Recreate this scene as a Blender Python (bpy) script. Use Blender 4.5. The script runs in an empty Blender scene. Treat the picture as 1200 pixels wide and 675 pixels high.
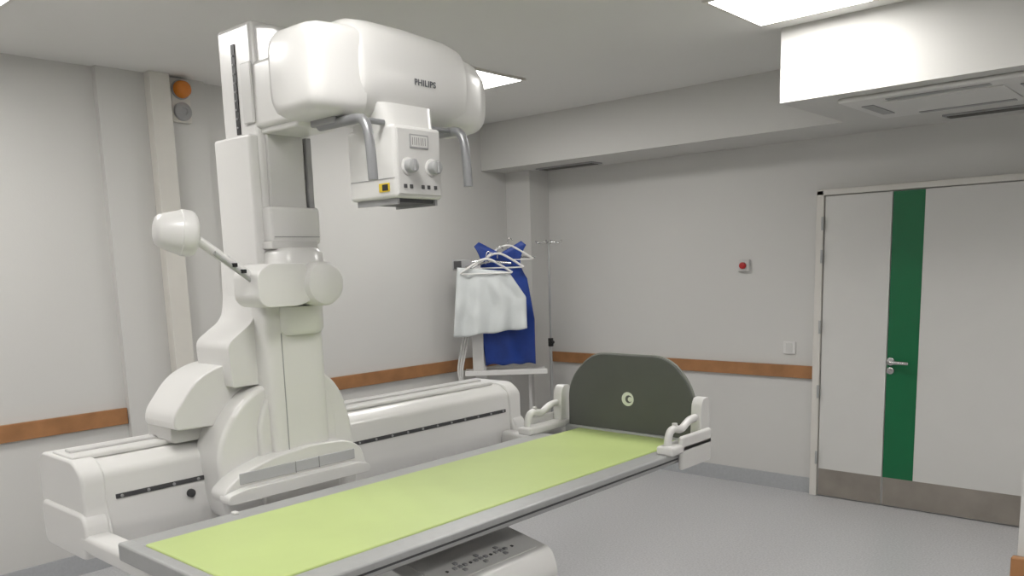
import bpy, bmesh, math
from mathutils import Vector, Matrix, noise
S=bpy.context.scene
S.view_settings.view_transform='Standard'
S.view_settings.exposure=0.0
# ---------------------------------------------------------------- materials
def lin(c): return tuple((v/12.92 if v<=0.04045 else ((v+0.055)/1.055)**2.4) for v in [k/255 for k in c])
def mat(name,rgb,rough=0.5,metal=0.0,var=0.03,scale=6,bump=0.0,bscale=60,emit=0,spec=0.5,coat=0):
    m=bpy.data.materials.new(name); m.use_nodes=True; nt=m.node_tree; N=nt.nodes; L=nt.links
    b=N["Principled BSDF"]; c=lin(rgb)
    tc=N.new("ShaderNodeTexCoord"); nz=N.new("ShaderNodeTexNoise"); nz.inputs["Scale"].default_value=scale; nz.inputs["Detail"].default_value=4
    L.new(tc.outputs["Object"],nz.inputs["Vector"])
    r=N.new("ShaderNodeValToRGB"); L.new(nz.outputs["Fac"],r.inputs["Fac"])
    r.color_ramp.elements[0].position=.3; r.color_ramp.elements[1].position=.7
    r.color_ramp.elements[0].color=(*[v*(1-var) for v in c],1); r.color_ramp.elements[1].color=(*[min(1,v*(1+var)) for v in c],1)
    L.new(r.outputs["Color"],b.inputs["Base Color"])
    b.inputs["Roughness"].default_value=rough; b.inputs["Metallic"].default_value=metal
    b.inputs["Specular IOR Level"].default_value=spec; b.inputs["Coat Weight"].default_value=coat; b.inputs["Coat Roughness"].default_value=.15
    if bump:
        n2=N.new("ShaderNodeTexNoise"); n2.inputs["Scale"].default_value=bscale; n2.inputs["Detail"].default_value=3
        L.new(tc.outputs["Object"],n2.inputs["Vector"])
        bp=N.new("ShaderNodeBump"); bp.inputs["Strength"].default_value=bump; bp.inputs["Distance"].default_value=.01
        L.new(n2.outputs["Fac"],bp.inputs["Height"]); L.new(bp.outputs["Normal"],b.inputs["Normal"])
    if emit:
        b.inputs["Emission Color"].default_value=(1,.98,.95,1); b.inputs["Emission Strength"].default_value=emit
    return m
M={}
M['wall']=mat("wall_paint",(206,205,202),.7,var=.012,scale=1.2,bump=.04,bscale=120)
M['ceil']=mat("ceiling_paint",(224,223,220),.8,var=.012,scale=1)
M['ceilw']=mat("soffit_paint",(204,203,200),.8,var=.012,scale=1)
M['white']=mat("machine_white",(220,219,217),.3,var=.01,scale=2,coat=.25)
M['white2']=mat("machine_offwhite",(205,204,202),.35,var=.01,scale=2,coat=.2)
M['grey']=mat("machine_grey",(156,156,157),.45)
M['stripg']=mat("tray_inset_grey",(180,180,183),.35)
M['dgrey']=mat("dark_grey_plastic",(66,66,68),.5)
M['black']=mat("black_plastic",(22,22,24),.5)
M['alu']=mat("brushed_aluminium",(174,175,175),.4,metal=.3,var=.03,scale=30)
M['steel']=mat("stainless_steel",(160,153,145),.36,metal=.6,var=.12,scale=5)
M['chrome']=mat("chrome",(200,200,200),.2,metal=1)
M['handle']=mat("grip_grey_metal",(140,141,143),.32,metal=.35)
M['green']=mat("green_table_mat",(186,203,132),.42,var=.03,scale=4)
M['board']=mat("footboard_grey",(88,90,86),.5,var=.05)
M['boardedge']=mat("footboard_rim",(125,127,120),.5)
M['logo']=mat("logo_cream",(222,226,212),.5)
M['wood']=mat("oak_rail",(158,112,72),.45,var=.15,scale=9)
M['door']=mat("door_laminate",(213,212,209),.4,var=.01)
M['dgreen']=mat("door_green_stripe",(6,104,62),.4,var=.04)
M['frame']=mat("door_frame_white",(214,211,205),.45)
M['blue']=mat("blue_lead_apron",(20,56,136),.5,var=.2,scale=8,bump=.3,bscale=25)
M['cloth']=mat("white_cloth",(212,216,216),.8,var=.03,bump=.6,bscale=16)
M['yellow']=mat("yellow_label",(225,195,40),.5)
M['orange']=mat("orange_beacon",(206,122,40),.25)
M['red']=mat("red_button",(176,28,28),.35)
M['panel']=mat("light_panel",(255,255,255),.5,emit=22)
M['vent']=mat("vent_dark",(95,93,90),.6)
M['text']=mat("text_grey",(95,97,102),.6)
M['trunk']=mat("trunking_white",(214,211,204),.5)
M['skirt']=mat("coved_skirting_vinyl",(172,174,177),.45,var=.05,scale=60)
def floor_mat():
    m=bpy.data.materials.new("speckled_vinyl"); m.use_nodes=True; nt=m.node_tree;N=nt.nodes;L=nt.links;b=N["Principled BSDF"]
    tc=N.new("ShaderNodeTexCoord")
    n1=N.new("ShaderNodeTexNoise"); n1.inputs["Scale"].default_value=90; n1.inputs["Detail"].default_value=4
    L.new(tc.outputs["Object"],n1.inputs["Vector"])
    r=N.new("ShaderNodeValToRGB"); r.color_ramp.elements[0].position=.36; r.color_ramp.elements[1].position=.64
    r.color_ramp.elements[0].color=(*lin((180,180,182)),1); r.color_ramp.elements[1].color=(*lin((198,198,200)),1)
    L.new(n1.outputs["Fac"],r.inputs["Fac"]); L.new(r.outputs[0],b.inputs["Base Color"])
    b.inputs["Roughness"].default_value=.33; b.inputs["Specular IOR Level"].default_value=.45
    return m
M['floor']=floor_mat()
# ---------------------------------------------------------------- builders
def empty(name,loc):
    e=bpy.data.objects.new(name,None); e.location=loc; e.empty_display_size=.1; S.collection.objects.link(e); return e
def fin(me,name,mt,parent=None,bevel=0,seg=3,smooth=True,subd=0):
    o=bpy.data.objects.new(name,me); S.collection.objects.link(o)
    if mt: me.materials.append(M[mt])
    if parent is not None:
        o.parent=parent; o.matrix_parent_inverse=Matrix.Translation(-parent.location)
    if bevel:
        b=o.modifiers.new("bevel",'BEVEL'); b.width=bevel; b.segments=seg; b.limit_method='ANGLE'; b.angle_limit=math.radians(28)
    if smooth:
        for p in me.polygons: p.use_smooth=True
        if bevel:
            w=o.modifiers.new("wn",'WEIGHTED_NORMAL'); w.keep_sharp=True
    return o
def box(name,x0,x1,y0,y1,z0,z1,mt,parent=None,bevel=0,seg=3):
    bm=bmesh.new(); bmesh.ops.create_cube(bm,size=1)
    c=Vector(((x0+x1)/2,(y0+y1)/2,(z0+z1)/2)); s=(abs(x1-x0),abs(y1-y0),abs(z1-z0))
    for v in bm.verts: v.co=Vector((v.co.x*s[0],v.co.y*s[1],v.co.z*s[2]))+c
    me=bpy.data.meshes.new(name); bm.to_mesh(me); bm.free()
    return fin(me,name,mt,parent,bevel,seg,smooth=bevel>0)
def prism(name,pts,axis,a0,a1,mt,parent=None,bevel=0,seg=3,pts1=None):
    """extrude outline; axis X: pts=(y,z); Y: pts=(x,z); Z: pts=(x,y)"""
    def P(p,a): return {'X':(a,p[0],p[1]),'Y':(p[0],a,p[1]),'Z':(p[0],p[1],a)}[axis]
    bm=bmesh.new(); q=pts1 or pts
    A=[bm.verts.new(P(p,a0)) for p in pts]; B=[bm.verts.new(P(p,a1)) for p in q]; n=len(pts)
    bm.faces.new(A); bm.faces.new(B[::-1])
    for i in range(n): bm.faces.new((A[i],B[i],B[(i+1)%n],A[(i+1)%n]))
    bmesh.ops.recalc_face_normals(bm,faces=bm.faces)
    me=bpy.data.meshes.new(name); bm.to_mesh(me); bm.free()
    return fin(me,name,mt,parent,bevel,seg,smooth=bevel>0)
def basis(d):
    d=Vector(d).normalized(); u=d.orthogonal().normalized(); return u,d.cross(u),d
def revolve(name,p0,d,prof,mt,parent=None,seg=40):
    u,w,d=basis(d); p0=Vector(p0); bm=bmesh.new(); R=[]
    for a,r in prof:
        R.append([bm.verts.new(p0+d*a+(u*math.cos(2*math.pi*i/seg)+w*math.sin(2*math.pi*i/seg))*max(r,1e-4)) for i in range(seg)])
    for j in range(len(R)-1):
        for i in range(seg): bm.faces.new((R[j][i],R[j][(i+1)%seg],R[j+1][(i+1)%seg],R[j+1][i]))
    bm.faces.new(R[0][::-1]); bm.faces.new(R[-1]); bmesh.ops.recalc_face_normals(bm,faces=bm.faces)
    for e in bm.edges:
        if len(e.link_faces)==2 and e.calc_face_angle(0)>math.radians(38): e.smooth=False
    me=bpy.data.meshes.new(name); bm.to_mesh(me); bm.free()
    return fin(me,name,mt,parent)
def cyl(name,p0,p1,r,mt,parent=None,b=None,seg=32):
    p0=Vector(p0);p1=Vector(p1);L=(p1-p0).length; b=r*.15 if b is None else b
    return revolve(name,p0,p1-p0,[(0,r-b),(b*.3,r-b*.3),(b,r),(L-b,r),(L-b*.3,r-b*.3),(L,r-b)],mt,parent,seg)
def tube(name,pts,r,mt,parent=None,cyclic=False,nurbs=False):
    cu=bpy.data.curves.new(name,'CURVE'); cu.dimensions='3D'; cu.bevel_depth=r; cu.bevel_resolution=5; cu.use_fill_caps=True; cu.resolution_u=10
    s=cu.splines.new('NURBS' if nurbs else 'POLY'); s.points.add(len(pts)-1)
    for i,p in enumerate(pts): s.points[i].co=(*p,1)
    if nurbs: s.use_endpoint_u=True; s.order_u=3
    s.use_cyclic_u=cyclic
    o=bpy.data.objects.new(name,cu); S.collection.objects.link(o)
    dg=bpy.context.evaluated_depsgraph_get(); me=bpy.data.meshes.new_from_object(o.evaluated_get(dg)); bpy.data.objects.remove(o)
    me.name=name; me.materials.clear()
    return fin(me,name,mt,parent)
def loft(name,axis,secs,mt,parent=None,n=48):
    bm=bmesh.new();R=[]
    for a,c,h,e in secs:
        ring=[]
        for i in range(n):
            t=2*math.pi*i/n; ct,st=math.cos(t),math.sin(t)
            x=c[0]+h[0]*math.copysign(abs(ct)**(2/e),ct); z=c[1]+h[1]*math.copysign(abs(st)**(2/e),st)
            ring.append(bm.verts.new({'X':(a,x,z),'Y':(x,a,z),'Z':(x,z,a)}[axis]))
        R.append(ring)
    for j in range(len(R)-1):
        for i in range(n): bm.faces.new((R[j][i],R[j][(i+1)%n],R[j+1][(i+1)%n],R[j+1][i]))
    bm.faces.new(R[0][::-1]); bm.faces.new(R[-1]); bmesh.ops.recalc_face_normals(bm,faces=bm.faces)
    for e in bm.edges:
        if len(e.link_faces)==2 and e.calc_face_angle(0)>math.radians(50): e.smooth=False
    me=bpy.data.meshes.new(name); bm.to_mesh(me); bm.free()
    return fin(me,name,mt,parent)
def rounded(pts,r,n=5):
    out=[];N=len(pts)
    for i,p in enumerate(pts):
        rr=r[i] if isinstance(r,(list,tuple)) else r
        p=Vector(p);a=Vector(pts[i-1]);b=Vector(pts[(i+1)%N])
        if rr<=0: out.append(tuple(p)); continue
        da=(a-p);db=(b-p); k=min(rr,da.length*.48,db.length*.48)
        A=p+da.normalized()*k;B=p+db.normalized()*k
        for j in range(n+1):
            t=j/n; q=A*(1-t)**2+p*2*t*(1-t)+B*t*t; out.append((q.x,q.y))
    return out
def text(name,body,size,loc,rot,mt,parent):
    cu=bpy.data.curves.new(name,'FONT'); cu.body=body; cu.size=size; cu.extrude=.0005; cu.offset=.0006; cu.space_character=1.1
    o=bpy.data.objects.new(name,cu); S.collection.objects.link(o)
    dg=bpy.context.evaluated_depsgraph_get(); me=bpy.data.meshes.new_from_object(o.evaluated_get(dg)); bpy.data.objects.remove(o)
    me.transform(Matrix.Translation(loc)@rot); me.name=name; me.materials.clear()
    return fin(me,name,mt,parent,smooth=False)
# ---------------------------------------------------------------- room
XL,XR,YN,YB,ZC=-4.93,1.6,-2.2,5.75,2.84
box("floor",XL-.1,XR+.1,YN-.1,YB+.1,-.1,0,'floor')
box("ceiling",XL-.1,XR+.1,YN-.1,YB+.1,ZC,ZC+.1,'ceil')
box("wall_left",XL-.1,XL,YN-.1,YB+.1,0,ZC,'wall')
box("wall_back",XL,XR,YB,YB+.1,0,ZC,'wall')
box("wall_right",XR,XR+.1,YN-.1,YB+.1,0,ZC,'wall')
box("wall_front",XL,XR,YN-.1,YN,0,ZC,'wall')
box("wall_partition",-.40,XR,2.34,2.5,0,ZC,'wall')
box("wall_pilaster",XL,XL+.045,2.09,2.73,0,ZC,'wall')
box("wall_corner_column",XL,-4.66,5.5,YB,0,2.47,'wall')
box("ceiling_bulkhead",XL,-1.93,5.20,YB,2.47,ZC,'ceilw')
box("ceiling_bulkhead_box",-1.93,XR,4.3,YB,2.47,ZC,'ceilw')
box("baseboard_left",XL,XL+.012,YN,YB-.25,0,.12,'skirt')
box("baseboard_back",-4.66,-2.28,YB-.012,YB,0,.11,'skirt')
box("trim_1",XL,XL+.025,YN,2.085,.83,.925,'wood',bevel=.004)
box("trim_2",XL,XL+.025,2.74,5.49,.83,.925,'wood',bevel=.004)
box("trim_3",-4.655,-2.29,YB-.025,YB,.83,.92,'wood',bevel=.004)
box("trim_4",-.41,XR,2.315,2.34,.83,.92,'wood',bevel=.004)
box("trim_5",XL+.045,XL+.115,2.36,2.48,0,ZC,'trunk',bevel=.004)
def panel(i,x0,x1,y0,y1):
    e=empty("ceiling_light_panel",((x0+x1)/2,(y0+y1)/2,ZC))
    box("diffuser",x0+.02,x1-.02,y0+.02,y1-.02,ZC-.012,ZC-.004,'panel',e)
    for a in ((x0,x1,y0,y0+.02),(x0,x1,y1-.02,y1),(x0,x0+.02,y0+.02,y1-.02),(x1-.02,x1,y0+.02,y1-.02)):
        box("frame",*a,ZC-.014,ZC,'frame',e)
for i,(x,y) in enumerate([(-1.69,3.86),(-3.83,3.88),(-3.83,1.1),(-1.64,1.1),(.5,1.1),(-1.64,-1.1),(-3.83,-1.1),(.5,3.6)]): panel(i,x-.29,x+.29,y-.29,y+.29)
ac=empty("ceiling_air_conditioner",(-1.2,4.8,2.47))
box("face",-1.68,-.78,4.42,5.12,2.445,2.47,'white',ac,bevel=.012)
box("intake",-1.5,-.96,4.56,4.98,2.438,2.446,'white',ac,bevel=.006)
for a in ((-1.46,-1.0,4.47,4.52),(-1.46,-1.0,5.02,5.07),(-1.62,-1.56,4.6,4.94),(-.9,-.84,4.6,4.94)): box("slot",*a,2.441,2.446,'grey',ac)
def grille(name,x0,x1,y0,y1,z):
    g=empty(name,((x0+x1)/2,(y0+y1)/2,z)); box("frame",x0,x1,y0,y1,z-.01,z,'grey',g,bevel=.003)
    for i in range(4):
        yy=y0+.02+(y1-y0-.04)*(i+.5)/4; box("slat",x0+.02,x1-.02,yy-.008,yy+.008,z-.014,z-.009,'vent',g)
grille("ceiling_vent",-4.55,-3.98,5.45,5.6,2.47)
grille("ceiling_vent",-1.45,-.9,5.42,5.55,2.47)
# ---------------------------------------------------------------- door
d=empty("door_1",(-1.6,YB,0))
Y0=YB-.001
box("frame_left",-2.285,-2.235,Y0-.05,Y0,0,2.12,'frame',d,bevel=.005)
box("frame_top",-2.285,-.86,Y0-.05,Y0,2.085,2.125,'frame',d,bevel=.005)
box("frame_right",-.91,-.86,Y0-.05,Y0,0,2.12,'frame',d,bevel=.005)
box("leaf_small",-2.23,-1.797,Y0-.035,Y0,.006,2.08,'door',d,bevel=.003)
box("leaf_large",-1.792,-.915,Y0-.035,Y0,.006,2.08,'door',d,bevel=.003)
box("green_stripe",-1.790,-1.6,Y0-.0375,Y0-.034,.2,2.078,'dgreen',d)
box("kick_plate_small",-2.225,-1.80,Y0-.038,Y0-.034,.01,.20,'steel',d)
box("kick_plate_large",-1.787,-.92,Y0-.038,Y0-.034,.01,.20,'steel',d)
for z in (.28,.75,1.2,1.68,1.9): cyl("hinge",(-2.236,Y0-.058,z-.045),(-2.236,Y0-.058,z+.045),.009,'alu',d,seg=12)
for z,r in ((.985,.027),(.925,.024)): cyl("rosette",(-1.765,Y0-.037,z),(-1.765,Y0-.05,z),r,'chrome',d)
tube("lever",[(-1.765,Y0-.05,.985),(-1.765,Y0-.095,.985),(-1.75,Y0-.1,.985),(-1.64,Y0-.1,.983)],.012,'chrome',d)
e=empty("emergency_button",(-2.82,YB,1.63))
box("plate",-2.865,-2.78,YB-.03,YB-.001,1.59,1.675,'white2',e,bevel=.006)
cyl("button",(-2.822,YB-.03,1.632),(-2.822,YB-.055,1.632),.024,'red',e)
e=empty("wall_socket",(-2.47,YB,1.05))
box("plate",-2.515,-2.425,YB-.014,YB-.001,.998,1.088,'white',e,bevel=.005)
box("insert",-2.495,-2.445,YB-.018,YB-.013,1.045,1.075,'white2',e,bevel=.003); box("insert",-2.495,-2.445,YB-.018,YB-.013,1.01,1.04,'white2',e,bevel=.003)
e=empty("warning_beacon",(XL+.045,2.56,2.8))
XP=XL+.046
box("mount",XP,XP+.03,2.50,2.62,2.58,2.83,'trunk',e,bevel=.006)
revolve("dome",(XP+.03,2.56,2.765),(1,0,0),[(0,.05),(.02,.05),(.05,.045),(.075,.03),(.085,.005)],'orange',e)
revolve("dome_collar",(XP+.028,2.56,2.765),(1,0,0),[(0,.056),(.012,.056),(.014,.05)],'grey',e)
revolve("buzzer",(XP+.03,2.56,2.64),(1,0,0),[(0,.052),(.02,.052),(.035,.035),(.036,.02),(.03,.018)],'grey',e)
# ---------------------------------------------------------------- x-ray machine
X=empty("x_ray_machine",(-2.9,1.9,0))
prof=rounded([(-3.36,.74),(-3.0,.72),(-2.985,.80),(-3.0,1.0),(-3.06,1.04),(-3.33,1.04),(-3.36,1.0)],.02,3)
prism("track_beam",prof,'Y',1.14,3.36,'white',X,bevel=.006)
endp=rounded([(-3.375,.72),(-2.975,.72),(-2.955,.80),(-2.985,.86),(-2.985,1.0),(-3.05,1.05),(-3.34,1.05),(-3.375,1.0)],.03,4)
endl=rounded([(-3.35,.70),(-2.98,.70),(-2.95,.79),(-2.975,.87),(-3.36,.87)],.04,4)
prism("beam_end_cap",endp,'Y',1.085,1.17,'white',X,bevel=.03,seg=4)
prism("beam_end_lower",endl,'Y',1.072,1.16,'white',X,bevel=.03,seg=4)
prism("beam_end_cap",endp,'Y',3.31,3.40,'white',X,bevel=.03,seg=4)
prism("beam_end_lower",endl,'Y',3.32,3.41,'white',X,bevel=.03,seg=4)
box("beam_top_rail",-3.27,-3.08,1.1,3.28,1.04,1.06,'white',X,bevel=.008)
box("beam_top_rail_lip",-3.20,-3.15,1.12,3.26,1.059,1.07,'white2',X,bevel=.004)
box("beam_slot",-3.0,-2.988,1.20,3.28,.899,.916,'dgrey',X,bevel=.002)
box("beam_lower_seam",-2.993,-2.990,1.17,3.31,.795,.799,'grey',X)
for i in range(22):
    y=1.22+i*.097; cyl("slot_screw",(-2.99,y,.908),(-2.984,y,.908),.006,'grey',X,seg=10)
cyl("beam_knob",(-2.99,1.475,.86),(-2.975,1.475,.86),.016,'dgrey',X)
prism("carriage_skirt",rounded([(1.57,.74),(1.54,.80),(1.53,1.02),(1.59,1.14),(1.70,1.24),(2.02,1.29),(2.11,1.20),(2.16,1.05),(2.18,.74)],.06,4),'X',-3.05,-2.86,'white',X,bevel=.03,seg=4)
prism("carriage_cover",rounded([(1.70,.74),(1.70,1.10),(1.75,1.22),(2.02,1.22),(2.06,1.12),(2.07,.74)],.05,4),'X',-2.88,-2.84,'white',X,bevel=.015,seg=4)
prism("motor_cover",rounded([(1.42,1.11),(1.425,1.17),(1.52,1.29),(1.62,1.335),(1.80,1.345),(1.80,1.10)],[.03,.03,.06,.05,.01,.01],5),'X',-3.2,-2.96,'white',X,bevel=.03,seg=5)
prism("motor_cover_base",rounded([(1.44,1.05),(1.44,1.12),(1.8,1.12),(1.8,1.05)],.02,3),'X',-3.22,-3.03,'white2',X,bevel=.02)
prism("rear_body",rounded([(1.64,1.25),(1.63,1.42),(1.68,1.455),(1.75,1.50),(1.765,1.58),(1.77,1.75),(2.0,1.75),(2.0,1.25)],[.01,.03,.03,.04,.03,.01,.01,.01],4),'X',-3.15,-2.9,'white',X,bevel=.02,seg=4)
# column
box("column_upper",-3.10,-2.86,1.80,2.02,1.3,2.61,'white',X,bevel=.02,seg=4)
box("column_side_cover",-3.12,-2.865,1.765,1.81,1.5,2.2,'white',X,bevel=.012)
box("column_slot",-2.995,-2.970,1.796,1.802,2.21,2.54,'black',X)
for i in range(9): cyl("slot_bead",(-2.9825,1.797,2.235+i*.033),(-2.9825,1.792,2.235+i*.033),.004,'grey',X,seg=8)
box("column_front_channel",-2.865,-2.845,1.83,1.99,1.8,2.3,'white2',X,bevel=.006)
box("column_edge_strip",-2.87,-2.84,2.0,2.025,1.93,2.2,'grey',X,bevel=.004)
box("column_block",-2.88,-2.81,1.80,2.025,1.79,1.93,'white',X,bevel=.012)
box("column_block_seam",-2.812,-2.808,1.81,2.015,1.815,1.818,'grey',X)
box("column_lower_core",-2.93,-2.83,1.82,1.95,1.5,1.8,'white',X,bevel=.01)
loft("column_lower",'Z',[(.90,(-2.87,1.878),(.07,.13),5),(1.56,(-2.87,1.878),(.07,.13),5)],'white',X)
box("column_lower_seam",-2.802,-2.7985,1.80,1.803,.92,1.45,'grey',X)
box("carriage_head_arm",-2.90,-2.35,1.80,2.0,2.22,2.46,'white',X,bevel=.02,seg=4)
prism("carriage_head_cap",rounded([(-3.0,2.2),(-3.0,2.52),(-2.9,2.60),(-2.72,2.56),(-2.62,2.46),(-2.62,2.2)],.03,4),'Y',1.82,2.0,'white',X,bevel=.015)
box("carriage_side_panel",-2.93,-2.86,1.788,1.80,2.24,2.46,'white2',X,bevel=.008)
# front tray
prism("front_tray",rounded([(1.50,.84),(1.49,.885),(1.56,.94),(1.72,.985),(1.90,1.0),(2.06,.99),(2.13,.95),(2.15,.88),(2.15,.84)],.05,4),'X',-2.87,-2.77,'white',X,bevel=.02,seg=4)
prism("front_tray_ledge",rounded([(1.49,.845),(1.49,.88),(1.56,.895),(2.08,.895),(2.14,.88),(2.14,.845)],.02,3),'X',-2.80,-2.73,'white',X,bevel=.02,seg=4)
box("tray_strip",-2.772,-2.765,1.56,2.09,.905,.948,'stripg',X,bevel=.003)
box("tray_strip_divider",-2.766,-2.763,1.80,1.803,.904,.949,'grey',X); box("tray_strip_divider",-2.766,-2.763,1.91,1.913,.904,.949,'grey',X)
# tube head
hx=-2.24
loft("tube_housing_drum",'Y',[(1.685,(hx,2.295),(.105,.12),3),(1.692,(hx,2.30),(.132,.142),3),(1.715,(hx,2.303),(.144,.155),2.8),(1.78,(hx,2.305),(.148,.160),2.7),(1.93,(hx,2.305),(.150,.160),2.6),(2.10,(hx,2.300),(.148,.153),2.7),(2.155,(hx,2.295),(.140,.145),2.8),(2.165,(hx,2.29),(.12,.125),3)],'white',X,64)
loft("tube_housing_end",'Y',[(1.54,(hx-.01,2.29),(.095,.095),5),(1.545,(hx-.01,2.29),(.112,.113),5),(1.56,(hx-.01,2.29),(.124,.126),5.2),(1.585,(hx-.01,2.29),(.131,.132),5.5),(1.68,(hx-.005,2.29),(.137,.137),5.5),(1.72,(hx,2.29),(.136,.136),5)],'white',X,64)
loft("tube_housing_end",'Y',[(2.09,(hx,2.285),(.132,.133),3.5),(2.17,(hx,2.28),(.132,.132),3.5),(2.24,(hx,2.275),(.122,.124),3.5),(2.29,(hx,2.27),(.10,.105),3.2),(2.305,(hx,2.265),(.07,.075),3)],'white',X,64)
loft("housing_neck",'Z',[(2.10,(hx+.065,1.877),(.105,.10),6),(2.2,(hx+.065,1.877),(.085,.12),5)],'white',X)
RT=Matrix(((0,0,1),(1,0,0),(0,1,0))).to_4x4()
text("lettering","PHILIPS",.027,(-2.0895,1.905,2.268),RT,'text',X)
box("collimator",-2.29,-2.055,1.775,1.978,1.905,2.13,'white',X,bevel=.012,seg=4)
box("collimator_front",-2.058,-2.05,1.785,1.968,1.915,2.12,'white2',X,bevel=.004)
for y in (1.826,1.928):
    cyl("knob",(-2.05,y,2.003),(-2.02,y,2.003),.021,'alu',X)
    cyl("knob_dial",(-2.052,y,2.003),(-2.046,y,2.003),.029,'white',X)
    box("knob_grip",-2.021,-2.012,y-.004,y+.004,1.985,2.021,'grey',X,bevel=.002)
box("display",-2.052,-2.047,1.835,1.915,2.060,2.104,'grey',X,bevel=.002)
box("display_window",-2.0475,-2.0465,1.84,1.91,2.065,2.099,'white2',X)
for i in range(7): box("display_mark",-2.047,-2.046,1.845+i*.009,1.8465+i*.009,2.07,2.094,'dgrey',X)
for i,y in enumerate((1.81,1.835,1.885,1.91,1.94)): box("button",-2.052,-2.047,y-.006,y+.006,1.935,1.947,'dgrey',X,bevel=.001)
box("warning_label",-2.135,-2.085,1.772,1.7755,1.925,1.952,'yellow',X)
box("warning_label_text",-2.118,-2.09,1.771,1.773,1.929,1.948,'black',X)
box("collimator_seam",-2.28,-2.06,1.7735,1.776,1.965,1.967,'grey',X)
box("collimator_rail",-2.27,-2.07,1.79,1.80,1.886,1.906,'grey',X); box("collimator_rail",-2.27,-2.07,1.955,1.965,1.886,1.906,'grey',X)
box("collimator_plate",-2.25,-2.08,1.80,1.955,1.893,1.906,'dgrey',X)
for y,s in ((1.665,-1),(2.075,1)):
    tube("steering_handle",[(-2.28,y,2.138),(-2.13,y,2.138),(-2.07,y,2.138),(-2.045,y,2.11),(-2.035,y,2.05),(-2.03,y,1.95)],.0155,'handle',X,nurbs=True)
    box("handle_foot",-2.31,-2.18,y-.018,y+.018,2.135,2.17,'grey',X,bevel=.006)
    tube("handle_link",[(-2.10,y,2.138),(-2.10,y-s*.11,2.138)],.009,'handle',X)
# compression arm
prism("compressor_block",rounded([(1.65,1.585),(1.65,1.68),(1.70,1.715),(1.86,1.715),(1.90,1.58),(1.82,1.555),(1.68,1.555)],.02,3),'X',-2.86,-2.69,'white',X,bevel=.015)
cyl("compressor_pivot",(-2.86,1.93,1.635),(-2.66,1.93,1.635),.084,'white',X,b=.02)
loft("pivot_top",'Z',[(1.70,(-2.84,1.90),(.11,.11),3),(1.755,(-2.84,1.90),(.105,.105),3),(1.775,(-2.84,1.90),(.085,.085),3)],'white',X)
box("pivot_bracket",-2.87,-2.80,1.79,2.0,1.77,1.80,'white2',X,bevel=.006)
loft("pivot_bottom",'Z',[(1.44,(-2.85,1.90),(.075,.09),3),(1.46,(-2.85,1.90),(.09,.105),3),(1.55,(-2.85,1.90),(.09,.105),3)],'white',X)
tube("compressor_arm",[(-2.76,1.67,1.665),(-2.74,1.46,1.80)],.017,'white',X)
tube("compressor_arm_rod",[(-2.745,1.67,1.645),(-2.725,1.51,1.755)],.008,'alu',X)
for k in (.3,.5): box("arm_clip",-2.735,-2.72,1.67-.17*k-.009,1.67-.17*k+.009,1.655+.115*k-.007,1.655+.115*k+.007,'black',X,bevel=.002)
revolve("compressor_cone",(-2.745,1.462,1.82),(-.25,-.93,.10),[(0,.04),(.003,.062),(.010,.072),(.022,.078),(.045,.079),(.055,.078),(.057,.075),(.060,.075),(.10,.063),(.124,.055),(.134,.046),(.139,.03),(.141,.01)],'white',X,56)
# ---------------------------------------------------------------- examination table
T=empty("examination_table",(-2.2,2.1,0))
box("table_frame",-2.60,-1.86,1.06,3.08,.80,.835,'alu',T,bevel=.006)
box("rail_far",-2.615,-2.515,1.05,3.12,.81,.858,'alu',T,bevel=.008)
box("rail_near",-1.92,-1.825,1.05,3.12,.812,.858,'alu',T,bevel=.008)
box("rail_near_groove",-1.83,-1.822,1.06,3.10,.828,.834,'dgrey',T)
box("rail_near_lower",-1.97,-1.88,1.07,3.1,.785,.81,'grey',T,bevel=.006)
box("mat",-2.515,-1.92,1.08,3.31,.835,.862,'green',T,bevel=.006)
box("table_end_near",-2.61,-1.83,1.035,1.08,.80,.86,'alu',T,bevel=.008)
box("table_end_far",-2.60,-1.86,3.08,3.36,.80,.835,'alu',T,bevel=.006)
for y in (1.07,3.24): box("support_arm",-3.02,-2.5,y,y+.09,.73,.80,'white',T,bevel=.02)
box("rail_stop",-2.60,-2.575,1.42,1.44,.857,.868,'white',T,bevel=.003)
ol=[(-2.585,.86),(-2.585,1.05),(-2.55,1.13),(-2.47,1.21),(-2.40,1.243),(-2.05,1.243),(-1.97,1.21),(-1.90,1.13),(-1.868,1.05),(-1.868,.86)]
prism("footboard",rounded(ol,[0,.05,.06,.06,.05,.05,.06,.06,.05,0],4),'Y',3.315,3.345,'board',T,bevel=.006)
cx,cz=-2.2265,1.04
prism("footboard_rim",rounded([(cx+(p[0]-cx)*1.012,.86+(p[1]-.86)*1.012) for p in ol],[0,.05,.06,.06,.05,.05,.06,.06,.05,0],4),'Y',3.322,3.338,'boardedge',T,bevel=.003)
cyl("logo_face",(-2.225,3.316,1.03),(-2.225,3.3142,1.03),.034,'logo',T,seg=32,b=.0003)
cyl("logo_dot",(-2.219,3.316,1.03),(-2.219,3.3135,1.03),.019,'board',T,seg=24,b=.0003)
cyl("logo_centre",(-2.211,3.316,1.03),(-2.211,3.3128,1.03),.012,'logo',T,seg=20,b=.0003)
box("footboard_base",-2.6,-1.85,3.30,3.36,.835,.872,'alu',T,bevel=.006)
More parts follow.
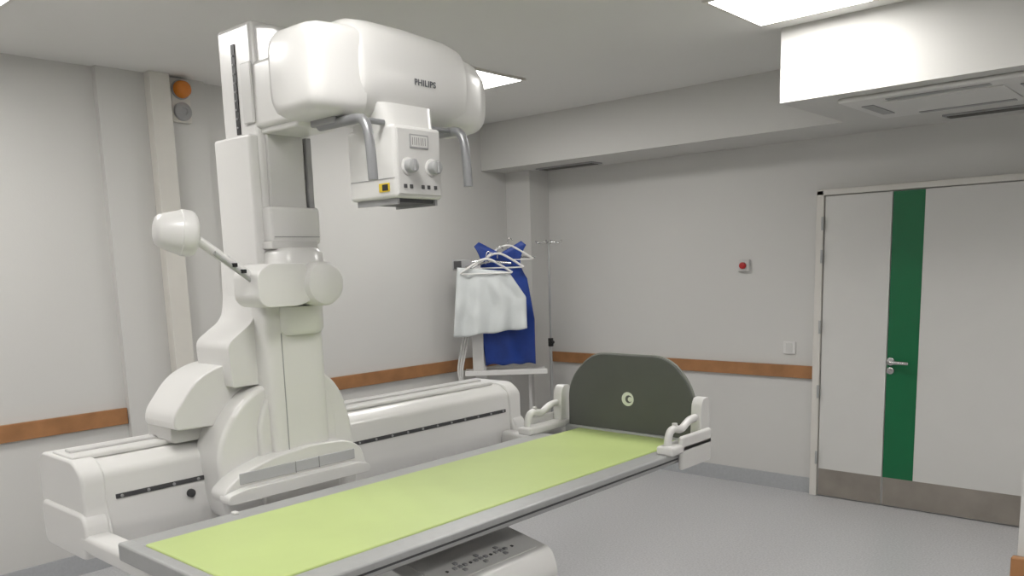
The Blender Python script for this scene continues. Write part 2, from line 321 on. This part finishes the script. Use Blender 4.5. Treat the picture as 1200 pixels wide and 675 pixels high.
for x0,sg in ((-2.64,-1),(-1.845,1)):
    a,b=(x0-.035,x0+.04)
    box("grip_base",a-.005,b+.005,3.02,3.36,.855,.895,'white',T,bevel=.012)
    prism("grip_upright",rounded([(3.28,.88),(3.29,1.04),(3.31,1.07),(3.36,1.07),(3.37,.88)],.015,3),'X',x0-.022,x0+.03,'white',T,bevel=.012)
    tube("grip_handle",[(x0,3.05,.885),(x0,3.055,.945),(x0,3.10,.965),(x0,3.16,.945),(x0,3.20,.965),(x0,3.25,.985),(x0,3.31,.98)],.017,'white',T,nurbs=True)
    box("grip_side",x0+sg*.02,x0+sg*.045,3.10,3.36,.78,.93,'white',T,bevel=.012)
    cyl("grip_knob",(x0,3.11,.955),(x0,3.11,.985),.012,'white2',T,seg=16)
box("pedestal",-3.1,-2.25,1.62,2.28,.0,.74,'white',T,bevel=.03)
prism("control_box",rounded([(-2.4,.30),(-2.4,.74),(-2.2,.74),(-1.83,.675),(-1.80,.60),(-1.83,.30)],[.01,.01,.03,.03,.03,.01],4),'Y',1.66,2.23,'white',T,bevel=.02,seg=4)
def slope(x): return .74+(x+2.2)*(-.065/.37)
prism("control_box_panel",[(-2.13,slope(-2.13)),(-1.86,slope(-1.86)),(-1.86,slope(-1.86)+.003),(-2.13,slope(-2.13)+.003)],'Y',1.72,2.18,'white',T)
for cy in (1.85,1.95,2.05):
    for dx,dy in ((0,0),(.024,0),(-.024,0),(0,.024),(0,-.024)):
        x=-1.915+dx; z=slope(x); box("button",x-.008,x+.008,cy+dy-.007,cy+dy+.007,z,z+.008,'grey',T,bevel=.001)
for y in (1.79,1.90,2.0,2.11): box("button_mark",-1.92,-1.91,y-.004,y+.004,slope(-1.915),slope(-1.915)+.006,'dgrey',T)
# ---------------------------------------------------------------- apron rack
A=empty("apron_rack",(-4.5,4.85,0))
W=Vector((.72,.69,0)).normalized(); Nn=Vector((W.y,-W.x,0)); P=Vector((-4.47,4.86,0))
def LP(a,b,z): return P+W*a+Nn*b+Vector((0,0,z))
def cloth(name,hw,z0,z1,b,th,mt,parent,folds,amp,nx=40,nz=30,seed=0,top=None,bot=None):
    bm=bmesh.new();G=[]
    for j in range(nz+1):
        v=j/nz; row=[]
        for i in range(nx+1):
            u=i/nx*2-1; l,r=hw(v); a=l+(r-l)*(u+1)/2
            zz=z1+(z0-z1)*v + (top(u)*(1-v) if top else 0)+.006*v*math.sin(u*9+seed)+(bot(u)*v if bot else 0)
            bb=b+amp*(.35+v)*math.sin(folds*u*3+seed+v*1.2)+amp*1.2*noise.noise(Vector((u*2.5,v*3,seed)))
            row.append(bm.verts.new(LP(a,bb,zz)))
        G.append(row)
    for j in range(nz):
        for i in range(nx): bm.faces.new((G[j][i],G[j][i+1],G[j+1][i+1],G[j+1][i]))
    me=bpy.data.meshes.new(name); bm.to_mesh(me); bm.free()
    o=fin(me,name,mt,parent); s=o.modifiers.new("sol",'SOLIDIFY'); s.thickness=th; return o
def hwblue(v):
    if v<.03: return (-.14,.19)
    if v<.3:
        k=math.sin((v-.03)/.27*math.pi); return (-.18+.05*k,.23-.05*k)
    return (-.18+.06*min(1,(v-.3)*1.5),.23+.05*min(1,(v-.3)*3))
def bl(name,a0,a1,b0,b1,z0,z1,mt,bev=.004): return prism(name,[tuple((P+W*a+Nn*b)[:2]) for a,b in ((a0,b0),(a1,b0),(a1,b1),(a0,b1))],'Z',z0,z1,mt,A,bevel=bev)
bl("post",-.20,-.11,-.06,.0,.0,1.72,'white')
bl("post_panel",-.22,-.13,.0,.05,.865,1.35,'white2',.01)
bl("base",-.3,.25,-.16,.2,.0,.05,'white2',.01)
bl("tray",-.28,.36,-.12,.20,.845,.865,'white')
bl("tray_lip",-.28,.36,.19,.20,.86,.885,'white')
bl("tray_leg",.22,.25,-.05,-.02,.05,.845,'white2')
bl("head_box",-.35,-.2,-.05,.03,1.66,1.74,'grey')
bl("head_box_face",-.34,-.28,.03,.04,1.67,1.73,'dgrey')
tube("hook_bar",[LP(-.25,0,1.71),LP(.05,.0,1.76),LP(.30,.0,1.74)],.009,'chrome',A)
tube("hook_bar",[LP(-.25,.02,1.68),LP(-.05,.16,1.72),LP(.1,.2,1.70)],.009,'chrome',A)
for k,(bz,aa,zz) in enumerate(((.09,.0,1.74),(.17,-.09,1.70),(.03,.08,1.80))):
    tube("hanger",[LP(aa-.20,bz,zz-.07),LP(aa-.1,bz,zz+.0),LP(aa,bz,zz+.05),LP(aa+.1,bz,zz),LP(aa+.20,bz,zz-.07)],.009,'white',A,nurbs=True)
    tube("hanger_bar",[LP(aa-.19,bz,zz-.072),LP(aa+.19,bz,zz-.072)],.006,'white',A)
    tube("hanger_hook",[LP(aa,bz,zz+.0),LP(aa,bz,zz+.08),LP(aa+.03,bz,zz+.1),LP(aa+.045,bz,zz+.07)],.004,'chrome',A,nurbs=True)
cloth("blue_apron",hwblue,.91,1.83,.03,.012,'blue',A,1.6,.015,seed=1,top=lambda u:.04*abs(u)-.05*(1-abs(u)))
cloth("white_apron",lambda v:(-.31-.05*v,.08+.13*min(1,v*2.2)),1.17,1.66,.15,.006,'cloth',A,3.2,.019,seed=4,top=lambda u:-.02*u,bot=lambda u:.03*u)
for k in range(3):
    tube("hose",[LP(-.24-.02*k,.02,1.15),LP(-.28-.02*k,.03,1.0),LP(-.32-.015*k,.05,.8),LP(-.25,.03+.02*k,.6)],.008,'white2',A,nurbs=True)
# IV pole
vx,vy=-4.42,5.44
V=empty("iv_pole",(vx,vy,0))
cyl("pole_lower",(vx,vy,.05),(vx,vy,1.05),.012,'alu',V,seg=16); cyl("pole_upper",(vx,vy,1.0),(vx,vy,1.86),.009,'alu',V,seg=16)
cyl("clamp",(vx,vy,1.0),(vx,vy,1.07),.022,'black',V,seg=16); cyl("clamp_knob",(vx,vy,1.04),(vx+.05,vy-.03,1.04),.014,'black',V,seg=16)
for k in range(4):
    a=k*math.pi/2+.5; c,s=math.cos(a),math.sin(a)
    tube("hook",[(vx,vy,1.86),(vx+c*.05,vy+s*.05,1.87),(vx+c*.09,vy+s*.09,1.85),(vx+c*.11,vy+s*.11,1.88)],.006,'chrome',V,nurbs=True)
for k in range(5):
    a=k*2*math.pi/5; c,s=math.cos(a),math.sin(a)
    tube("foot",[(vx,vy,.07),(vx+c*.1,vy+s*.1,.06),(vx+c*.17,vy+s*.17,.045)],.012,'alu',V); cyl("caster",(vx+c*.17-.01,vy+s*.17,.025),(vx+c*.17+.01,vy+s*.17,.025),.024,'black',V,seg=16)
# ---------------------------------------------------------------- world & camera
w=bpy.data.worlds.new("world"); S.world=w; w.use_nodes=True; w.node_tree.nodes["Background"].inputs[0].default_value=(.5,.5,.5,1); w.node_tree.nodes["Background"].inputs[1].default_value=.1
cam=bpy.data.cameras.new("camera"); co=bpy.data.objects.new("camera",cam); S.collection.objects.link(co); S.camera=co
cam.sensor_width=36; cam.lens=975.1/1200*36; cam.shift_y=127.5/1200; cam.clip_start=.02
R=Matrix(((0.74733,-0.08116,0.65948),(0.66378,0.13577,-0.73551),(-0.02985,0.98742,0.15534)))
co.matrix_world=Matrix.Translation((0,0,1.68))@R.to_4x4()
